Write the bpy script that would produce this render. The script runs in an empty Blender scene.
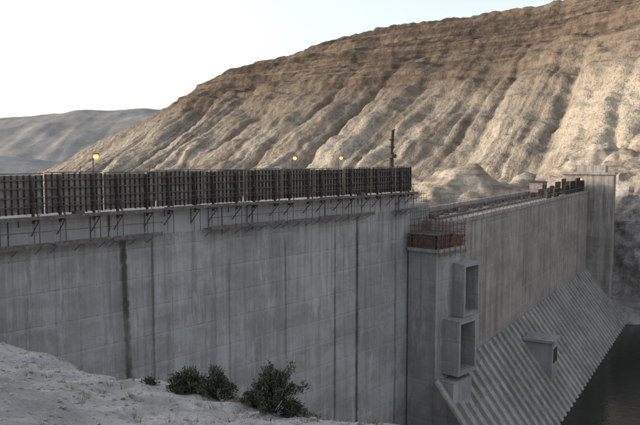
import bpy, math, random
from mathutils import Vector, Matrix, noise
random.seed(7)
R=math.radians
sc=bpy.context.scene
sc.view_settings.view_transform='Standard'; sc.view_settings.look='None'; sc.view_settings.exposure=0

# ------------------------------------------------------------------ helpers
class MB:
    def __init__(s): s.v=[]; s.f=[]; s.m=[]
    def hexa(s,p,m=0):
        b=len(s.v); s.v+=[tuple(q) for q in p]
        for q in ((0,3,2,1),(4,5,6,7),(0,1,5,4),(1,2,6,5),(2,3,7,6),(3,0,4,7)):
            s.f.append(tuple(b+i for i in q)); s.m.append(m)
    def box(s,x0,x1,y0,y1,z0,z1,m=0):
        s.hexa([(x0,y0,z0),(x1,y0,z0),(x1,y1,z0),(x0,y1,z0),(x0,y0,z1),(x1,y0,z1),(x1,y1,z1),(x0,y1,z1)],m)
    def bar(s,p,q,r,m=0,n=6):
        p=Vector(p);q=Vector(q);d=(q-p)
        if d.length<1e-6:return
        d.normalize(); a=d.orthogonal().normalized(); c=d.cross(a); b=len(s.v)
        for e in (p,q):
            for i in range(n):
                t=2*math.pi*i/n; s.v.append(tuple(e+a*r*math.cos(t)+c*r*math.sin(t)))
        for i in range(n):
            j=(i+1)%n; s.f.append((b+i,b+j,b+n+j,b+n+i)); s.m.append(m)
        s.f.append(tuple(b+i for i in reversed(range(n)))); s.m.append(m)
        s.f.append(tuple(b+n+i for i in range(n))); s.m.append(m)
    def face(s,pts,m=0):
        b=len(s.v); s.v+=[tuple(p) for p in pts]; s.f.append(tuple(range(b,b+len(pts)))); s.m.append(m)
    def grid(s,nu,nv,fn,m=0):
        b=len(s.v)
        for i in range(nu):
            for j in range(nv): s.v.append(fn(i,j))
        for i in range(nu-1):
            for j in range(nv-1):
                s.f.append((b+i*nv+j,b+(i+1)*nv+j,b+(i+1)*nv+j+1,b+i*nv+j+1)); s.m.append(m)
    def obj(s,name,mats,parent=None,mw=None,smooth=False,attrs=None):
        me=bpy.data.meshes.new(name); me.from_pydata(s.v,[],s.f)
        for m in mats: me.materials.append(m)
        for p,mi in zip(me.polygons,s.m): p.material_index=mi; p.use_smooth=smooth
        if attrs:
            a=me.attributes.new('slope_uv','FLOAT_VECTOR','POINT')
            for i,v in enumerate(attrs): a.data[i].vector=v
        me.update()
        o=bpy.data.objects.new(name,me); sc.collection.objects.link(o)
        if parent: o.parent=parent
        if mw is not None: o.matrix_local=mw
        return o
def empty(name,mw=None):
    o=bpy.data.objects.new(name,None); sc.collection.objects.link(o)
    if mw is not None: o.matrix_world=mw
    return o
def lerp(a,b,t): return a+(b-a)*t
def sst(a,b,x):
    t=max(0,min(1,(x-a)/(b-a))); return t*t*(3-2*t)
def interp(xs,ys,x):
    if x<=xs[0]: return ys[0]
    for i in range(len(xs)-1):
        if x<=xs[i+1]:
            return lerp(ys[i],ys[i+1],(x-xs[i])/(xs[i+1]-xs[i]))
    return ys[-1]
def nz(x,y,z=0.0): return noise.noise(Vector((x,y,z)))
def fb(x,y,z=0.0,o=4): return noise.fractal(Vector((x,y,z)),1.0,2.0,o)

class NT:
    def __init__(s,name,rough=0.9,spec=0.2):
        s.mat=bpy.data.materials.new(name); s.mat.use_nodes=True; s.t=s.mat.node_tree
        s.b=s.t.nodes['Principled BSDF']; s.b.inputs['Roughness'].default_value=rough
        s.b.inputs['Specular IOR Level'].default_value=spec
    def n(s,ty,**k):
        x=s.t.nodes.new(ty)
        for a,b in k.items(): setattr(x,a,b)
        return x
    def link(s,a,b): s.t.links.new(a,b)
    def put(s,sock,v):
        if isinstance(v,bpy.types.NodeSocket): s.link(v,sock)
        else: sock.default_value=v
    def math(s,op,a,b=0.0,c=0.0,clamp=False):
        x=s.n('ShaderNodeMath',operation=op,use_clamp=clamp)
        for i,v in enumerate((a,b,c)): s.put(x.inputs[i],v)
        return x.outputs[0]
    def mix(s,f,a,b,mode='MIX'):
        x=s.n('ShaderNodeMix',data_type='RGBA',blend_type=mode)
        s.put(x.inputs[0],f)
        s.put(x.inputs[6],a if not isinstance(a,tuple) else (*a,1)); s.put(x.inputs[7],b if not isinstance(b,tuple) else (*b,1))
        return x.outputs[2]
    def coord(s,obj=True):
        return s.n('ShaderNodeTexCoord').outputs['Object'] if obj else s.n('ShaderNodeNewGeometry').outputs['Position']
    def mapped(s,c,sx,sy,sz,off=(0,0,0)):
        x=s.n('ShaderNodeMapping'); s.link(c,x.inputs[0]); x.inputs['Scale'].default_value=(sx,sy,sz); x.inputs['Location'].default_value=off
        return x.outputs[0]
    def noise(s,c,scale=1,detail=4,rough=0.6,dist=0):
        x=s.n('ShaderNodeTexNoise'); s.link(c,x.inputs['Vector'])
        x.inputs['Scale'].default_value=scale;x.inputs['Detail'].default_value=min(detail,5);x.inputs['Roughness'].default_value=rough;x.inputs['Distortion'].default_value=dist
        return x.outputs['Fac']
    def ramp(s,f,a,b,lo=0.0,hi=1.0):
        x=s.n('ShaderNodeMapRange'); x.interpolation_type='SMOOTHSTEP'; s.put(x.inputs[0],f)
        for i,v in enumerate((a,b,lo,hi)): x.inputs[1+i].default_value=v
        return x.outputs[0]
    def sep(s,c):
        x=s.n('ShaderNodeSeparateXYZ'); s.link(c,x.inputs[0]); return x.outputs
    def line(s,v,period,w,off=0.0):
        a=s.math('PINGPONG',s.math('ADD',v,off+1000*period),period/2)
        return s.ramp(a,w*0.4,w,1.0,0.0)
    def bump(s,h,strength=0.4,dist=0.1):
        x=s.n('ShaderNodeBump'); x.inputs['Strength'].default_value=strength; x.inputs['Distance'].default_value=dist
        s.link(h,x.inputs['Height']); s.link(x.outputs[0],s.b.inputs['Normal'])
    def out(s,c): s.put(s.b.inputs['Base Color'],c if not isinstance(c,tuple) else (*c,1)); return s.mat

def concrete(name,light,dark,stain,lift=2.4,joint=4.6,streak=0.6,seams=(),amp=.4,newz=None,topz=-8.0,grid=.35):
    m=NT(name,0.92,0.15); c=m.coord(); x,y,z=m.sep(c)
    big=m.noise(m.mapped(c,.11,.11,.2),1,5,.72)
    col=m.mix(m.ramp(big,.40,.60),dark,light)
    wn=m.n('ShaderNodeTexWhiteNoise',noise_dimensions='2D')
    cx=m.n('ShaderNodeCombineXYZ'); m.link(m.math('FLOOR',m.math('DIVIDE',x,joint*2.3)),cx.inputs[0]); m.link(m.math('FLOOR',m.math('DIVIDE',z,lift)),cx.inputs[1])
    m.link(cx.outputs[0],wn.inputs['Vector'])
    col=m.mix(m.math('MULTIPLY',wn.outputs['Value'],.28*amp),col,tuple(v*.6 for v in dark))
    st=m.noise(m.mapped(c,.62,.62,.03),1,5,.78)
    col=m.mix(m.math('MULTIPLY',m.ramp(st,.46,.66),streak),col,stain)
    st2=m.noise(m.mapped(c,2.3,2.3,.07,(5,3,1)),1,4,.7)
    fadez=m.ramp(z,topz-14,topz,.35,1.0)
    col=m.mix(m.math('MULTIPLY',m.math('MULTIPLY',m.ramp(st2,.49,.66),streak),fadez),col,stain)
    wh=m.noise(m.mapped(c,.8,.8,.12,(31,7,2)),1,5,.8)
    col=m.mix(m.math('MULTIPLY',m.ramp(wh,.52,.66),.6),col,tuple(min(1,v*1.28) for v in light))
    bl=m.noise(m.mapped(c,.35,.35,.5,(3,17,2)),1,5,.8)
    col=m.mix(m.math('MULTIPLY',m.ramp(bl,.52,.68),.35),col,stain)
    br=m.ramp(bl,.40,.58)
    l=m.line(z,lift,.05)
    col=m.mix(m.math('MULTIPLY',m.math('MULTIPLY',l,br),grid*1.2),col,tuple(v*.5 for v in dark))
    lz=m.math('FRACT',m.math('DIVIDE',m.math('ADD',z,1000*lift),lift))
    col=m.mix(m.math('MULTIPLY',m.math('MULTIPLY',m.ramp(lz,.8,1.0),br),.25),col,tuple(min(1,v*1.25) for v in light))
    j=m.line(x,joint,.045)
    col=m.mix(m.math('MULTIPLY',m.math('MULTIPLY',j,m.ramp(bl,.32,.5)),grid*.9),col,tuple(v*.5 for v in dark))
    if newz is not None:
        col=m.mix(m.ramp(z,newz-.05,newz+.05,0,.45),col,tuple(v*1.1 for v in light))
    if seams:
        nw=m.math('SUBTRACT',m.noise(m.mapped(c,.8,.8,1.6),1,4,.75),.5)
        fade=m.ramp(m.noise(m.mapped(c,.6,.6,.22,(3,9,4)),1,3,.6),.28,.55,.5,1)
    for (sx,w,zt,a,lean) in seams:
        d=m.math('ABSOLUTE',m.math('ADD',m.math('SUBTRACT',x,sx),m.math('MULTIPLY',m.math('ADD',z,6.0),lean)))
        d=m.math('ADD',d,m.math('MULTIPLY',nw,w*1.5))
        k=m.math('MULTIPLY',m.ramp(d,w*.3,w*1.15,1,0),m.ramp(z,zt-.3,zt+.3,1,0))
        col=m.mix(m.math('MULTIPLY',m.math('MULTIPLY',k,fade),a),col,(.055,.044,.036))
    g=m.noise(c,7,4,.75)
    col=m.mix(m.math('MULTIPLY',m.ramp(g,.48,.72),.3),col,tuple(v*.6 for v in dark))
    h=m.math('SUBTRACT',m.math('MULTIPLY',g,.4),m.math('MULTIPLY',l,.8))
    m.bump(h,.4,.05)
    return m.out(col)

def simple(name,c1,c2,scale=3,rough=.85,spec=.2,metal=0):
    m=NT(name,rough,spec); c=m.coord()
    m.b.inputs['Metallic'].default_value=metal
    f=m.noise(c,scale,5,.7)
    m.bump(f,.3,.03)
    return m.out(m.mix(m.ramp(f,.35,.68),c1,c2))

M_w1=concrete('concrete_main',(.42,.41,.40),(.31,.30,.293),(.16,.15,.142),2.4,4.6,.5,newz=-6.2,
   seams=((9.2,.38,-6.4,.9,.03),(11.9,.18,-6.6,.6,.0),(27.2,.18,-8,.5,0),(34.6,.2,-6.3,.7,0),(38.3,.28,-6.2,.9,0),(-4,.2,-8,.6,0),(20,.14,-9,.4,0),(45.5,.3,-5,.5,0)))
M_w2=concrete('concrete_far',(.40,.37,.335),(.30,.275,.25),(.16,.143,.125),3.0,6.0,.68,topz=-9,grid=.25)
M_pier=concrete('concrete_pier',(.37,.36,.35),(.285,.278,.27),(.18,.17,.16),2.4,5,.4,amp=.3,topz=-12)
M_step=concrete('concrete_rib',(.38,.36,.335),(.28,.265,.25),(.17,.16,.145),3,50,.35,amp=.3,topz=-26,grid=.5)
M_groove_shade=concrete('concrete_groove_shade',(.23,.215,.20),(.165,.155,.145),(.10,.09,.08),3,50,.4,amp=.3,topz=-26,grid=.2)  # ribs lighter, grooves darker: relief shading put into the concrete colour
M_rust=simple('rusty_form_steel',(.085,.066,.055),(.17,.135,.112),2.2)
M_rustd=simple('rusty_form_rib',(.055,.043,.037),(.11,.088,.076),2.5)
M_skin=simple('form_skin',(.17,.15,.135),(.33,.30,.275),1.6)
M_plank=simple('weathered_plank',(.10,.085,.075),(.2,.175,.155),4)
M_steel=simple('scaffold_steel',(.07,.06,.055),(.14,.12,.11),6,.6,.4)
M_red=simple('red_oxide_steel',(.13,.062,.045),(.21,.12,.095),3)
M_dark=simple('dark_machine',(.03,.03,.03),(.08,.075,.07),3,.6)

# ------------------------------------------------------------------ camera, sun, sky
cam=bpy.data.cameras.new('camera'); co=bpy.data.objects.new('camera',cam); sc.collection.objects.link(co)
cam.sensor_width=36; cam.lens=39.2; cam.clip_start=.1; cam.clip_end=20000
co.location=(0,0,0); co.rotation_euler=(R(90-4.53),0,0); sc.camera=co
SE=12.0; sdir=Vector((-.985,.17,0)).normalized(); SAZ=math.atan2(sdir.x,sdir.y)
sv=Vector((sdir.x*math.cos(R(SE)),sdir.y*math.cos(R(SE)),math.sin(R(SE))))
sl=bpy.data.lights.new('sun','SUN'); sl.energy=2.0; sl.angle=R(.5); sl.color=(1,.75,.50)
so=bpy.data.objects.new('sun',sl); sc.collection.objects.link(so); so.rotation_euler=sv.to_track_quat('Z','Y').to_euler(); so.location=(-200,30,100)
w=bpy.data.worlds.new('World'); sc.world=w; w.use_nodes=True; nt=w.node_tree
bg=nt.nodes['Background']; sky=nt.nodes.new('ShaderNodeTexSky'); sky.sky_type='NISHITA'; sky.sun_disc=False
sky.sun_elevation=R(SE); sky.sun_rotation=SAZ; sky.dust_density=5.0; sky.air_density=1.0; sky.ozone_density=1.2; sky.altitude=600
hs=nt.nodes.new('ShaderNodeHueSaturation'); hs.inputs['Saturation'].default_value=.45
mx=nt.nodes.new('ShaderNodeMix'); mx.data_type='RGBA'; mx.blend_type='MULTIPLY'; mx.inputs[0].default_value=1; mx.inputs[7].default_value=(1.0,.995,.985,1)
nt.links.new(sky.outputs[0],hs.inputs['Color']); nt.links.new(hs.outputs[0],mx.inputs[6]); nt.links.new(mx.outputs[2],bg.inputs[0]); bg.inputs[1].default_value=.42

# ------------------------------------------------------------------ terrain
m=NT('valley_dirt',.95,.1); c=m.coord(False); f=m.noise(c,.02,6,.7); M_valley=m.out(m.mix(m.ramp(f,.35,.65),(.17,.14,.11),(.27,.23,.18)))
g=MB(); g.grid(41,41,lambda i,j:((i-20)*400.0,(j-20)*400.0,-43.0)); g.obj('ground',[M_valley])

bx=[-60,-20,-8.2,-4.3,-1.4,1.43,4,20,60]; by=[30,24,18,16,14,12.5,11,3,-10]; bz=[-3,-4.2,-4.75,-4.98,-4.96,-4.75,-4.9,-5.5,-8]
def bank(x,y):
    Yb=interp(bx,by,x)+.5*nz(x*.5,3.3); zb=interp(bx,bz,x)
    n1=.35*fb(x*.25,y*.25,1,4)+.05*fb(x*2.2,y*2.2,5,3)
    t=y/max(Yb,1) if Yb>1 else y
    z=-1.65+(zb+1.65)*min(1,max(t,-.6)) if Yb>1 else zb
    if y<0: z+=-y*.05
    d=y-Yb; drop=.5*(d+math.sqrt(d*d+.6))*.8 if d>-8 else 0
    hl=sst(-38,-52,x)
    z-=drop*(1-hl)
    shade_hill=(max(0,-x-34)*.62); shade_hill=46*(1-math.exp(-shade_hill/46))*(1-sst(70,118,y))  # unseen rise left of frame, added to keep sun off the foreground
    z+=shade_hill+n1*min(1,.25+math.hypot(x,y)/16)*1.0+hl*3*fb(x*.05,y*.05,9,4)
    if y>70: z=lerp(z,-45,sst(70,118,y))
    return max(z,-45.5)
def sp(i,n,lo,hi,k=4.0):
    t=2*i/(n-1)-1; v=math.sinh(k*t)/math.sinh(k); return v*hi if v>0 else v*(-lo)
NX,NY=330,380
g=MB()
xs=[-3+sp(i,NX,-240,90,4.2) for i in range(NX)]; ys=[12+sp(j,NY,-120,110,4.0) for j in range(NY)]
g.grid(NX,NY,lambda i,j:(xs[i],ys[j],bank(xs[i],ys[j])))
m=NT('pale_gravel_dirt',.95,.1); c=m.coord(False)
f=m.noise(c,.7,6,.7); f2=m.noise(c,9,5,.75); f3=m.noise(m.mapped(c,2.2,.7,1),1,5,.7)
col=m.mix(m.ramp(f,.38,.62),(.35,.34,.33),(.50,.49,.48)); col=m.mix(m.math('MULTIPLY',m.ramp(f2,.46,.66),.55),col,(.22,.21,.20))
col=m.mix(m.math('MULTIPLY',m.ramp(f3,.5,.68),.45),col,(.26,.25,.235))
m.bump(m.math('ADD',m.math('MULTIPLY',f2,1.0),m.math('MULTIPLY',f,.6)),1.0,.12); M_bank=m.out(col)
g.obj('bank_slope',[M_bank],smooth=True)
g=MB()
for k in range(4200):
    x=random.uniform(-10,3); y=random.uniform(5,19)
    s=.010+.04*random.random()**5+.016*random.random()
    if random.random()<.01: s*=2.2
    z=bank(x,y); b=len(g.v); a=random.random()*6.28
    for (px,py,pz) in ((1,0,0),(0,1,0),(-1,0,0),(0,-1,0),(.6,.6,.5),(-.6,.5,.6),(-.5,-.6,.5),(.6,-.5,.6)):
        px+=random.uniform(-.3,.3);py+=random.uniform(-.3,.3);pz+=random.uniform(-.2,.2)
        g.v.append((x+s*(px*math.cos(a)-py*math.sin(a)),y+s*(px*math.sin(a)+py*math.cos(a)),z+s*pz*.8))
    for q in ((4,5,6,7),(0,1,5,4),(1,2,6,5),(2,3,7,6),(3,0,4,7)): g.f.append(tuple(b+i for i in q)); g.m.append(0)
M_stone=simple('stone',(.16,.15,.14),(.38,.36,.335),2)
g.obj('scattered_stones',[M_stone])
g=MB()
for k in range(130):
    x=random.uniform(-9.5,2.0); y=interp(bx,by,x)*random.uniform(.55,1.02); z=bank(x,y)
    for q in range(14):
        a=random.random()*6.28; l=random.uniform(.05,.2); r=random.uniform(0,.08); px=x+r*math.cos(a);py=y+r*math.sin(a)
        g.face([(px-.004,py,z-.02),(px+.004,py,z-.02),(px+l*.5*math.cos(a),py+l*.5*math.sin(a),z+l)])
g.obj('dry_grass',[simple('dry_grass',(.16,.14,.09),(.28,.24,.16),2)])

# big hill
C=[(300,60,100),(285,150,102),(262,215,102),(225,290,102),(193,355,101),(168,437,101),(148,470,99.5),(108,505,99),(62,540,99.5),(8,580,95),(-17,600,87),(-71,625,79.5),(-110,645,63.6),(-136,655,47),(-171,665,33),(-223,680,10),(-276,690,-15),(-350,700,-38),(-420,705,-46)]
cv=[Vector(p) for p in C]
d=[0]
for i in range(1,len(cv)): d.append(d[-1]+(cv[i]-cv[i-1]).length)
def crest(s):
    i=0
    while i<len(d)-2 and s>d[i+1]: i+=1
    t=(s-d[i])/(d[i+1]-d[i]); p=[cv[max(0,i-1)],cv[i],cv[i+1],cv[min(len(cv)-1,i+2)]]
    return .5*((2*p[1])+(p[2]-p[0])*t+(2*p[0]-5*p[1]+4*p[2]-p[3])*t*t+(3*p[1]-p[0]-3*p[2]+p[3])*t**3)
NS,NV,NB=900,260,14
attr=[]
def hillpt(i,j):
    s=d[-1]*i/(NS-1); p=crest(s); H=p.z+46
    k=H/146.0
    lx=lerp(-95,-165,sst(250,520,s))
    off=Vector((lx,-165,0)); out=off.normalized()
    hz=2.2*fb(s*.03,0,2,4)
    if j<NB:
        b=(NB-j)/NB; q=p-out*b*b*260*k
        attr.append((s,-b*100,.5))
        return (q.x,q.y,p.z+hz-b*b*22*k+1.5*fb(q.x*.03,q.y*.03,4,3))
    v=(j-NB)/(NV-NB-1)
    foot=p+off*k; q=p.lerp(foot,v)
    prof=interp([0,.05,.09,.16,.19,.27,.31,.55,.8,1],[1,.962,.90,.84,.775,.72,.66,.40,.16,0],v)
    z=-46+H*prof
    sw=s+16*fb(s*.006,v*.9,3,3)+14*v
    vs=.10+.26*(nz(s*.011,7,7)+.5)
    a1=sst(vs*.6,vs+.35,v)*(1-.35*sst(.75,1,v))
    amp=.85+.9*nz(s*.011,v*.8,8)
    ph1=sw/43.+.8*nz(s*.012,1,1)
    r1=abs(math.sin(math.pi*ph1))**.75
    sw2=s+7*fb(s*.03,v*2.2,6,3)+8*v
    ph2=sw2/13.5+.8*nz(s*.03,v*.6,4)
    r2=abs(math.sin(math.pi*ph2))
    sw3=s+3*fb(s*.08,v*5,12,3)
    r3=abs(math.sin(math.pi*(sw3/5.6+1.2*nz(s*.05,v,3))))
    dsp=a1*(8.2*amp*(r1-.55)+2.9*(r2-.5)*(.3+.7*sst(-.3,.4,nz(s*.02,v*3,2)))+.9*r3*sst(-.2,.3,nz(s*.03,v*4,9)))
    dsp+=2.8*fb(q.x*.03,q.y*.03,z*.06,5)*(0.3+sst(0,.1,v))+ .8*fb(q.x*.25,q.y*.25,z*.25,4)
    cap=(1-sst(.30,.48,v))*sst(0,.02,v)
    bz_=z*.085+.35*fb(s*.015,0,3,3); fr=bz_%1
    dsp+=cap*(3.0*(sst(.0,.25,fr)-fr)+1.8*fb(s*.07,z*.03,4,5)+1.0*(sst(0,.3,(bz_*2.7)%1)-(bz_*2.7)%1))
    dsp*=k
    attr.append((sw2,v*180*k,r1*a1+(1-a1)*.5))
    q=q+out*dsp*.6; z=z+dsp*.75+hz*(1-v)
    return (q.x,q.y,z)
g=MB(); g.grid(NS,NV,hillpt)
m=NT('hill_soil',.95,.08); c=m.coord(False); x,y,z=m.sep(c)
at=m.n('ShaderNodeAttribute',attribute_name='slope_uv'); av=at.outputs['Vector']; a_s,a_v,a_r=m.sep(av)
nA=m.noise(c,.014,5,.7); nB=m.noise(c,.16,5,.78); nC=m.noise(c,.55,4,.8)
stk=m.noise(m.mapped(av,.13,.013,0),1,5,.8)
hh=m.math('ADD',m.math('ADD',z,m.math('MULTIPLY',m.math('SUBTRACT',nA,.5),70)),m.math('MULTIPLY',m.math('SUBTRACT',stk,.5),110))
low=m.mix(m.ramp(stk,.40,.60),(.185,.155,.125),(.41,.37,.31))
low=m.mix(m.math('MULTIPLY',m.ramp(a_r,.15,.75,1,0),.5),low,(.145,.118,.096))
up=m.mix(m.ramp(nB,.35,.65),(.082,.062,.049),(.185,.145,.112))
col=m.mix(m.ramp(hh,14,58),low,up)
strn=m.noise(m.mapped(c,.008,.008,.22),1,5,.75)
col=m.mix(m.math('MULTIPLY',m.ramp(strn,.48,.56),m.ramp(z,38,66,0,.72)),col,(.06,.046,.038))
strn2=m.noise(m.mapped(c,.01,.01,.35,(4,4,9)),1,4,.7)
col=m.mix(m.math('MULTIPLY',m.ramp(strn2,.55,.64),m.ramp(z,30,60,0,.45)),col,(.25,.205,.16))
pale=m.noise(c,.011,4,.65)
col=m.mix(m.math('MULTIPLY',m.math('MULTIPLY',m.ramp(pale,.48,.60),m.ramp(x,50,150)),m.ramp(z,75,25,0,.8)),col,(.48,.42,.335))
col=m.mix(m.math('MULTIPLY',m.ramp(nB,.5,.66),.4),col,(.12,.096,.075))
col=m.mix(m.math('MULTIPLY',m.ramp(nC,.54,.60),.55),col,(.085,.073,.056))
m.bump(m.math('ADD',nB,m.math('MULTIPLY',nC,.5)),1.0,2.0); M_hill=m.out(col)
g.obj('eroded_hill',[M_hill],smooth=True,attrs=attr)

m=NT('pale_sandstone',.95,.08); c=m.coord(False)
a=m.noise(m.mapped(c,.05,.05,.35),1,5,.7); b=m.noise(c,.45,5,.8)
col=m.mix(m.ramp(a,.38,.62),(.26,.22,.175),(.48,.43,.355)); col=m.mix(m.math('MULTIPLY',m.ramp(b,.48,.62),.5),col,(.18,.15,.12)); m.bump(b,1,1.3); M_sand=m.out(col)
def mound(cx,cy,rx,ry,z0,h,seed,ex=.8):
    def fn(i,j):
        u=(i/139*2-1)*1.25; v=(j/139*2-1)*1.25; r=math.hypot(u,v); a=math.atan2(v,u)
        e=1+.4*nz(math.cos(a)*1.5,math.sin(a)*1.5,seed)+.10*abs(math.sin(a*5+4*nz(a,seed)))
        k=max(0,1-(r/e)**1.7)
        hz=h*(k**ex if k>0 else 0); hz+=.5*(sst(.1,.5,(hz*.18)%1)-(hz*.18)%1)*3
        z=z0+hz+ (8.5*fb(u*2.2,v*2.2,seed,6) if k>0 else -3)*min(1,k*4+.2)
        return (cx+u*rx,cy+v*ry,z)
    return fn
g=MB(); g.grid(140,140,mound(66,290,62,45,-42,34,2,.6)); g.grid(140,140,mound(112,262,46,40,-42,45,5,.5)); g.grid(140,140,mound(142,230,48,40,-42,62,8,.4)); g.grid(140,140,mound(30,335,60,45,-44,32,8.5,.6))
g.obj('sandstone_outcrop',[M_sand],smooth=True)

# right abutment cliff
bp=[(52,186),(60,168),(67,157),(80,149),(100,136),(130,110),(165,60),(190,0),(200,-80)]
bv=[Vector((a,b,0)) for a,b in bp]; bd=[0]
for i in range(1,len(bv)): bd.append(bd[-1]+(bv[i]-bv[i-1]).length)
def cliff(i,j):
    s=bd[-1]*i/259; k=0
    while k<len(bd)-2 and s>bd[k+1]: k+=1
    p=bv[k].lerp(bv[k+1],(s-bd[k])/(bd[k+1]-bd[k]))
    o=Vector((.62,.78,0)); v=j/119
    if v<.7:
        t=v/.7; q=p+o*24*t; z=-42+38*t**.85
    else:
        t=(v-.7)/.3; q=p+o*(24+60*t); z=-4+5*t*t
    n1=3.2*fb(q.x*.09,q.y*.09,z*.07,5)+1.4*abs(fb(q.x*.3,q.y*.3,z*.2,3))
    if s<25: n1*=.5
    return (q.x+n1*o.x*-1,q.y-n1*o.y,z+n1*.6-(2.5 if s<14 else 0)*v)
g=MB(); g.grid(260,120,cliff)
m=NT('grey_rock',.95,.1); c=m.coord(False); x,y,z=m.sep(c); a=m.noise(c,.12,6,.75); b=m.noise(c,.9,5,.8)
col=m.mix(m.ramp(a,.38,.62),(.27,.25,.23),(.48,.45,.415)); col=m.mix(m.math('MULTIPLY',m.ramp(b,.48,.62),.5),col,(.15,.137,.125))
col=m.mix(m.ramp(z,-9,-3),col,m.mix(m.ramp(b,.4,.6),(.42,.37,.30),(.25,.21,.165))); m.bump(m.math('ADD',a,b),1,.9)
g.obj('rock_abutment',[m.out(col)],smooth=False)

def far(cx,cy,ang,L,W,prof,seed,nu=220,nv=70):
    def fn(i,j):
        u=i/(nu-1); v=j/(nv-1)*2-1; h=interp(prof[0],prof[1],u)
        x=(u-.5)*L; y=v*W; k=max(0,1-abs(v)**1.3)
        z=-43+h*k+ (k**.5)*h*.07*fb(x*.006,y*.006,seed,5)-(k*(1-k))*h*.3*abs(fb(x*.01,y*.002,seed+3,4))
        return (cx+x*math.cos(ang)-y*math.sin(ang),cy+x*math.sin(ang)+y*math.cos(ang),z)
    return fn
m=NT('distant_hill_soil_haze',1,.0); c=m.coord(False); a=m.noise(c,.012,6,.75); b=m.noise(c,.08,5,.7); m.bump(a,.4,5); M_far_haze=m.out(m.mix(m.math('MULTIPLY',m.ramp(b,.5,.7),.4),m.mix(m.ramp(a,.35,.65),(.215,.208,.20),(.30,.292,.28)),(.16,.155,.15)))  # soil lightened and greyed, haze put into its colour
g=MB(); g.grid(220,70,far(-620,1650,0.0,1500,420,([0,.2,.33,.5,.62,.72,.85,1],[90,108,122,146,156,158,90,0]),3)); g.obj('distant_hill',[M_far_haze],smooth=True)
g=MB(); g.grid(220,70,far(-520,1020,0.25,700,190,([0,.25,.5,.75,1],[95,80,52,30,0]),6)); g.obj('distant_hill',[M_far_haze],smooth=True)

m=NT('dark_water',.12,.3); c=m.coord(False); f=m.noise(c,.8,4,.6); m.bump(f,.25,.15)
g=MB(); g.box(4,230,-110,176,-42.9,-38,0); g.obj('river_water',[m.out((.014,.018,.013))])

# ------------------------------------------------------------------ main high wall
W1=Matrix.Translation((-21.5,47,0))@Matrix.Rotation(math.atan2(.745,.667),4,'Z')
dam=empty('concrete_dam_wall',W1)
g=MB(); g.box(-40,48.3,0,9,-46,-4.15); g.obj('wall_body',[M_w1],dam)
g=MB()
M_hole=simple('form_tie_hole',(.05,.05,.05),(.09,.085,.08))
for r in range(14):
    for k in range(76):
        x=-36+k*1.1; z=-7.2-r*2.4
        if random.random()<.6: g.box(x-.028,x+.028,-.012,.01,z-.028,z+.028)
g.obj('tie_holes',[M_hole],dam)

fw=empty('climbing_formwork',W1)
g=MB(); x=-34.0; k=0
while x<47.5:
    L=min(4.45,48.1-x)
    top=-1.24+random.uniform(-.09,.09)
    if L<1: break
    tilt=random.uniform(.05,.2)
    g.box(x,x+L,.0-.10-tilt,-.04-tilt,-3.95,top,2)
    n=int(L/.42)
    for i in range(n+1):
        xx=x+.04+(L-.12)*i/n; e=random.uniform(-.04,.06); g.box(xx,xx+.06,-.27-tilt,-.103-tilt,-3.97+e,top+.02+e,1)
    for zz in (-1.62,-2.2,-2.85,-3.5):
        g.box(x+.02,x+L-.02,-.36-tilt,-.273-tilt,zz,zz+.09,0)
    g.box(x,x+L,-.26-tilt,-.10-tilt,top+.085,top+.15,0)
    for xx in (x+.9,x+L-.9):
        g.box(xx-.07,xx+.07,-.55-tilt,-.363-tilt,-4.6,top-.1,1)
        g.bar((xx,-.5,-2.0),(xx,-1.25,-4.1),.04,1)
    if random.random()<.7:
        xx=x+random.uniform(.3,L-.3); g.bar((xx,-.2,top),(xx+random.uniform(-.1,.1),-.2,top+random.uniform(.2,.7)),.022,1)
    x+=L+random.uniform(.12,.3)
g.obj('form_panels',[M_rust,M_rustd,M_skin],fw)
g=MB()
x=-34.0; k=0
while x<47:
    L=min(4.5,48-x); dz=random.uniform(-.06,.06)
    for q in range(4): g.box(x,x+L,-1.35+q*.27,-1.35+q*.27+.24,-4.22+dz,-4.17+dz,0)
    g.box(x,x+L,-1.40,-1.353,-4.25+dz,-4.0+dz,0)
    for xx in (x+.9,x+L-.9):
        g.box(xx-.05,xx+.05,-1.36,-.02,-4.40,-4.285,1)
        g.bar((xx,-1.3,-4.3),(xx,-.05,-5.5),.045,1)
        g.bar((xx,-1.3,-4.2),(xx,-1.3,-6.1),.035,1)
        g.bar((xx,-.5,-4.2),(xx,-.5,-6.1),.025,1)
        g.bar((xx,-1.3,-4.2),(xx,-1.3,-3.0),.025,1)
    g.bar((x,-1.3,-3.15),(x+L,-1.3,-3.15),.022,1)
    if k%6!=4:
        for q in range(3): g.box(x+.05,x+L-.08,-1.3+q*.33,-1.3+q*.33+.3,-6.15+dz,-6.09+dz,0)
        g.bar((x,-1.32,-5.1),(x+L,-1.32,-5.12),.025,1)
        g.box(x+.05,x+L-.08,-1.36,-1.31,-6.2+dz,-5.86+dz,0)
        for q in range(3):
            xx=x+.5+q*(L-1)/2+random.uniform(-.2,.2); g.bar((xx,-1.2,-6.15),(xx,-.05,-6.8),.025,1)
    for q in range(4):
        if random.random()<.5:
            xx=x+random.uniform(.3,L-.5); g.bar((xx,-.06,-4.3),(xx,-.06,-4.3-random.uniform(.5,2.4)),.035,1)
    if random.random()<.35:
        xx=x+random.uniform(.3,L-1.2); g.box(xx,xx+random.uniform(.4,1.1),-1.2,-.6,-4.16+dz,-4.16+dz+random.uniform(.2,.7),1)
    x+=L+.12; k+=1
g.obj('working_platforms',[M_plank,M_steel],fw)
g=MB()
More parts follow.
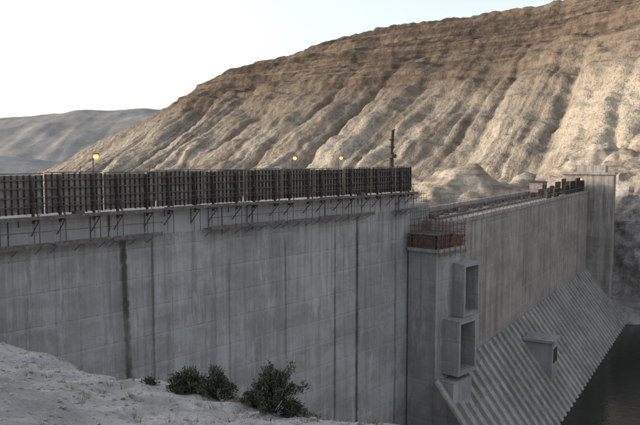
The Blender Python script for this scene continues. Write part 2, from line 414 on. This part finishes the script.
for k in range(150):
    x=-30+k*.52+random.uniform(-.1,.1); y=random.choice((1.2,3,6,8.5)); g.bar((x,y,-4.2),(x+random.uniform(-.05,.05),y,-4.2+random.uniform(1.2,3.2)),.016)
x=-33
while x<46:
    if random.random()<.6: g.box(x,x+4.3,8.8,8.9,-4.1,-1.35)
    x+=4.6
g.obj('rebar_and_rear_forms',[M_rustd],fw)

g=MB(); g.box(48.303,53.0,.4,9,-46,-5.6); g.box(48.303,53.2,-.25,.39,-46,-9.2); g.obj('end_block',[M_pier],dam)
g=MB()
for i in range(9):
    x=48.5+i*.55; g.bar((x,.7,-5.6),(x,.7,-4.3+random.uniform(-.3,.5)),.03)
for zz in (-5.0,-4.5): g.bar((48.3,.7,zz),(53,.7,zz),.03)
for i in range(12):
    x=48.4+i*.4; g.bar((x,.2,-9.2),(x,.2,-5.9),.022,0)
for zz in (-8.4,-7.4,-6.6): g.bar((48.3,.15,zz),(53,.15,zz),.025,0)
g.obj('end_rebar',[M_rustd],dam)

g=MB(); bx0=51.3
for a in (0,1.25):
    for b in (0,1.25): g.bar((bx0+a,4+b,-5.6),(bx0+a,4+b,-1.6),.08)
g.box(bx0-.1,bx0+1.35,3.9,5.35,-4.3,-1.5,1); g.box(bx0-.2,bx0+1.45,3.8,5.45,-1.497,-1.35,0)
g.bar((bx0,4,-5),(bx0+1.25,4,-5.4),.04); g.bar((bx0,4,-5),(bx0,5.25,-5.4),.04)
g.obj('control_cabin',[M_steel,M_dark],None,W1)
g=MB(); g.bar((46.9,1.8,-4.15),(47.0,1.8,.6),.27,0,12); g.bar((47.0,1.8,.6),(47.2,1.8,3.2),.22,0,10); g.bar((46.7,1.8,-1.2),(48.2,1.8,-4.1),.07); g.box(46.55,47.45,1.4,2.2,-.1,.35,1); g.bar((47.2,1.8,3.15),(47.6,1.8,3.3),.1,0); g.bar((46.75,1.5,-4),(46.9,1.5,2.4),.03)
for zz in (-3,-2,-1,1.2,2): g.bar((47.0,1.8,zz),(47.02,1.8,zz+.12),.31,1,12)
g.obj('placing_boom_mast',[M_dark,M_rustd],None,W1)

# ------------------------------------------------------------------ lamps
M_em=bpy.data.materials.new('sodium_lamp_glass'); M_em.use_nodes=True; e=M_em.node_tree.nodes['Principled BSDF']
e.inputs['Base Color'].default_value=(.8,.4,.15,1); e.inputs['Emission Color'].default_value=(1,.42,.12,1); e.inputs['Emission Strength'].default_value=1.8
def lamp(t,b,z0,z1,s,mw):
    g=MB(); g.bar((0,0,z0),(0,0,z1-.2),.045,0,8); g.bar((0,0,z1-.25),(0,-.35,z1-.05),.03,0,6)
    g.box(-.18*s,.18*s,-.62,-.30,z1+.13*s,z1+.2*s,0); g.bar((0,-.46,z1+.13*s),(0,-.46,z1+.02),.1*s,0,10)
    n=8
    for i in range(n):
        for j in range(5):
            def P(i,j):
                th=2*math.pi*i/n; ph=math.pi*j/5; return (.2*s*math.sin(ph)*math.cos(th),-.46+.2*s*math.sin(ph)*math.sin(th),z1-.05*s+.2*s*math.cos(ph))
            g.face([P(i,j),P(i+1,j),P(i+1,j+1),P(i,j+1)],1)
    g.obj('work_lamp',[M_steel,M_em],None,mw@Matrix.Translation((t,b,0)))
lamp(8.6,3,-4.15,.1,1.1,W1); lamp(31.2,3,-4.15,-.05,.95,W1); lamp(38.6,3,-4.15,-.05,.95,W1); lamp(52.4,3.6,-5.6,-2.0,1.2,W1)

# ------------------------------------------------------------------ intake pier with gate frames
pr=empty('intake_pier',W1)
g=MB(); x0=48.0-.2; p=4.1
g.box(x0,x0+5.2,-p,-.253,-46,-11.0)
g.obj('column',[M_pier],pr)
g=MB(); g.box(x0-.4,x0+5.8,-p-.5,-.3,-10.997,-10.6,0)
g.obj('deck_slab',[M_pier],pr)
g=MB()
for i in range(8):
    x=x0-.3+i*.85
    for y in (-p-.4,-p+1.6,-.7):
        g.bar((x,y,-10.6),(x,y,-7.4+random.uniform(-.3,.3)),.045,0)
for zz in (-10.1,-9.4,-8.7,-8.0):
    for y in (-p-.4,-.7): g.bar((x0-.5,y,zz),(x0+5.9,y,zz),.04,0)
    for x in (x0-.3,x0+2.2,x0+5.65): g.bar((x,-p-.6,zz),(x,-.5,zz),.04,0)
g.box(x0-.4,x0+5.7,-p-.3,-.4,-9.0,-8.93,1)
g.box(x0-.2,x0+2.6,-p-.25,-p-.15,-10.58,-9.02,2); g.box(x0+2.9,x0+5.6,-p-.2,-p-.1,-10.58,-9.3,0)
g.box(x0-.25,x0-.15,-p,-1.0,-10.58,-9.05,2)
for i in range(5): g.bar((x0-.3+i*1.2,-p-.45,-10.6),(x0+.9+i*1.2,-p-.45,-8.9),.03,0)
for i in range(9):
    yy=-p+i*.42; g.box(x0-.36,x0-.253,yy,yy+.07,-10.58,-9.05,0)
for i in range(6):
    xx=x0+.1+i*.45; g.box(xx,xx+.07,-p-.35,-p-.253,-10.58,-9.05,0)
g.bar((x0-.5,-p-.55,-11.3),(x0+5.9,-p-.55,-11.3),.05,0)
for i in range(6): g.bar((x0-.3+i*1.2,-p-.55,-10.6),(x0-.3+i*1.2,-p-.55,-11.6),.035,0)
g.obj('scaffold_cage',[M_red,M_plank,M_rust],pr)
def frame(g,x0,x1,y0,y1,z0,z1,t):
    g.box(x0,x0+t,y0,y1,z0,z1); g.box(x1-t,x1,y0,y1,z0,z1)
    g.box(x0+t,x1-t,y0,y1,z1-t,z1); g.box(x0+t,x1-t,y0,y1,z0,z0+t); g.box(x0+t,x1-t,y1-.3,y1,z0+t,z1-t)
g=MB(); frame(g,x0+3.6,x0+7.4,-p-1.6,-.9,-19.0,-12.6,.42)
frame(g,x0+1.6,x0+5.8,-p-2.2,-p-.003,-25.6,-19.05,.45)
g.box(x0+.8,x0+5.0,-p-2.0,-p-.003,-46,-26.2); g.box(x0+5.203,x0+7.0,-2.2,-.3,-46,-19.2)
g.obj('gate_frames',[M_pier],pr)

# ------------------------------------------------------------------ low dam with ribbed apron
W2=Matrix.Translation((13.7,80,0))@Matrix.Rotation(math.atan2(.86,.51),4,'Z')
ld=empty('spillway_dam',W2)
g=MB(); g.box(4.6,112,0,8,-46,-7.75); g.obj('upright_face',[M_w2],ld)
g=MB(); g.box(4.6,96,-.18,-.003,-8.15,-7.6); g.box(4.6,96,7.0,7.3,-7.745,-6.9); g.obj('crest_kerb',[M_w2],ld)
g=MB(); sl_=.75; z0=-26.0; z1=-44.0; Lr=(z0-z1)*sl_
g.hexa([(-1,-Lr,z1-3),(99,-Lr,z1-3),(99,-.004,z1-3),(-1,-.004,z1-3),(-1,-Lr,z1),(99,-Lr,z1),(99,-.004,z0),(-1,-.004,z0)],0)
t=-.9
while t<98:
    wv=1.15+random.uniform(-.08,.08); up=.2+random.uniform(-.03,.03)
    g.hexa([(t,-Lr,z1-.1),(t+wv,-Lr,z1-.1),(t+wv,-.01,z0-.1),(t,-.01,z0-.1),
            (t+.06,-Lr-up*.8,z1+up*.6),(t+wv-.06,-Lr-up*.8,z1+up*.6),(t+wv-.06,-up*.8,z0+up*.6),(t+.06,-up*.8,z0+up*.6)],1)
    t+=2.25
g.obj('ribbed_apron',[M_groove_shade,M_step],ld)
g=MB()
for i in range(49):
    x=1+i*2
    if x<5: continue
    g.bar((x,.25,-7.75),(x,.25,-6.75),.04,0); g.bar((x,4.6,-7.75),(x,4.6,-7.0),.035,0)
for zz in (-7.25,-6.78): g.bar((5,.25,zz),(97,.25,zz),.035,0)
g.bar((5,4.6,-7.05),(97,4.6,-7.05),.09,0); g.box(5,95,2.2,2.5,-7.745,-7.45,1); g.box(6,95,5.4,5.65,-7.745,-7.3,1)
for k in range(90):
    x=random.uniform(5,92); L=random.uniform(.4,2.4); y=random.uniform(3,6.5); h=random.uniform(.1,.6); g.box(x,x+L,y,y+.3,-7.74,-7.74+h,random.choice((0,1,2)))
g.obj('crest_railing_and_pipes',[M_steel,M_plank,M_rust],ld)
g=MB()
for k,(x,L,h) in enumerate(((58,3,1.2),(64,4,1.6),(74,4,1.9),(79,5.5,2.6),(85.5,4.5,3.1),(90.5,4.5,2.4))):
    g.box(x,x+L,1.0,1.12,-7.7,-7.7+h,0)
    for i in range(int(L/.5)+1): g.box(x+i*.5,x+i*.5+.1,.8,.997,-7.7,-7.7+h,1)
    g.box(x,x+L,.65,.797,-7.0,-6.85,0); g.box(x,x+L,3.9,4.0,-7.7,-7.9+h,0)
g.obj('formwork_stack',[M_rust,M_rustd],None,W2)
g=MB(); g.box(68.5,72.5,4.2,6.8,-7.5,-5.1,0); g.hexa([(68.3,4,-5.097),(72.7,4,-5.097),(72.7,7,-5.097),(68.3,7,-5.097),(68.3,4,-5.0),(72.7,4,-5.0),(72.7,7,-4.75),(68.3,7,-4.75)],1)
g.box(69,69.8,4.17,4.197,-7.4,-5.5,1); g.box(70.5,71.7,4.17,4.197,-6.5,-5.6,1)
for xx in (68.7,70.5,72.1): g.box(xx,xx+.2,4.4,6.6,-7.745,-7.503,1)
g.obj('site_hut',[M_skin,M_dark],None,W2)
g=MB(); g.box(96.1,99.5,-5.4,6,-46,-4.0); g.box(95.6,99.9,-5.7,6.4,-3.997,-3.5); g.box(97,101,-3.4,3.0,-3.497,-1.9); g.obj('end_pier',[M_w2],ld)
lamp(93,1.6,-7.7,-5.0,1.0,W2)
g=MB(); g.box(31.5,35.5,-6.4,-2.2,-34,-28.2); g.box(31.2,35.8,-6.7,-2.0,-28.197,-27.8); g.box(32.3,34.7,-6.46,-6.403,-31.5,-29.3,1); g.obj('outlet_chamber',[M_pier,M_dark],None,W2)

# ------------------------------------------------------------------ shrubs
M_leaf=[]
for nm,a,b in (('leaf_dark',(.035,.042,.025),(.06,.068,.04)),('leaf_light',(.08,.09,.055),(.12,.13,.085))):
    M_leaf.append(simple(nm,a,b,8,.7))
M_twig=simple('twig',(.06,.05,.035),(.12,.10,.07),8)
def shrub(x,y,w,h,n,seed):
    rnd=random.Random(seed); g=MB(); z=bank(x,y)-.05
    tips=[]
    for k in range(int(60*w/1.2)+14):
        a=rnd.random()*6.28; el=rnd.uniform(.02,1.5)**1.0; l=rnd.uniform(.6,1.0)*(1+.12*math.sin(a*3+seed))
        tip=Vector((math.cos(a)*math.cos(el)*w/2*l*1.15,math.sin(a)*math.cos(el)*w/2*l*1.15,h*(.08+math.sin(el)*.85*l)))
        mid=tip*.5+Vector((0,0,h*.06)); g.bar((x,y,z),(x+mid.x,y+mid.y,z+mid.z),.009,2,4); g.bar((x+mid.x,y+mid.y,z+mid.z),(x+tip.x,y+tip.y,z+tip.z),.005,2,4); tips.append((mid,tip))
    for k in range(n):
        mid,tip=rnd.choice(tips); t=rnd.random()**.6; p=mid.lerp(tip,t*1.08)+Vector([rnd.gauss(0,.04) for _ in range(3)])
        if p.z<.01: p.z=.01+rnd.random()*.05
        dr=Vector([rnd.gauss(0,1) for _ in range(3)])+tip.normalized()*1.5; dr.normalize(); s=dr.orthogonal().normalized(); s=Matrix.Rotation(rnd.random()*6.28,3,dr)@s
        L=rnd.uniform(.03,.08); wd=L*.2; o=Vector((x,y,z))+p
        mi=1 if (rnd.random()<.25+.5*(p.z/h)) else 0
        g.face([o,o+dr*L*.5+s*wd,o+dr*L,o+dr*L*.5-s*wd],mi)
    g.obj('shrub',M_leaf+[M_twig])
shrub(-.93,13.2,1.22,.98,15000,1); shrub(-2.08,13.5,.70,.66,4500,2); shrub(-2.72,14.0,.85,.5,4600,3); shrub(-3.6,14.3,.3,.16,500,5); shrub(-.2,13.1,.3,.2,500,6)
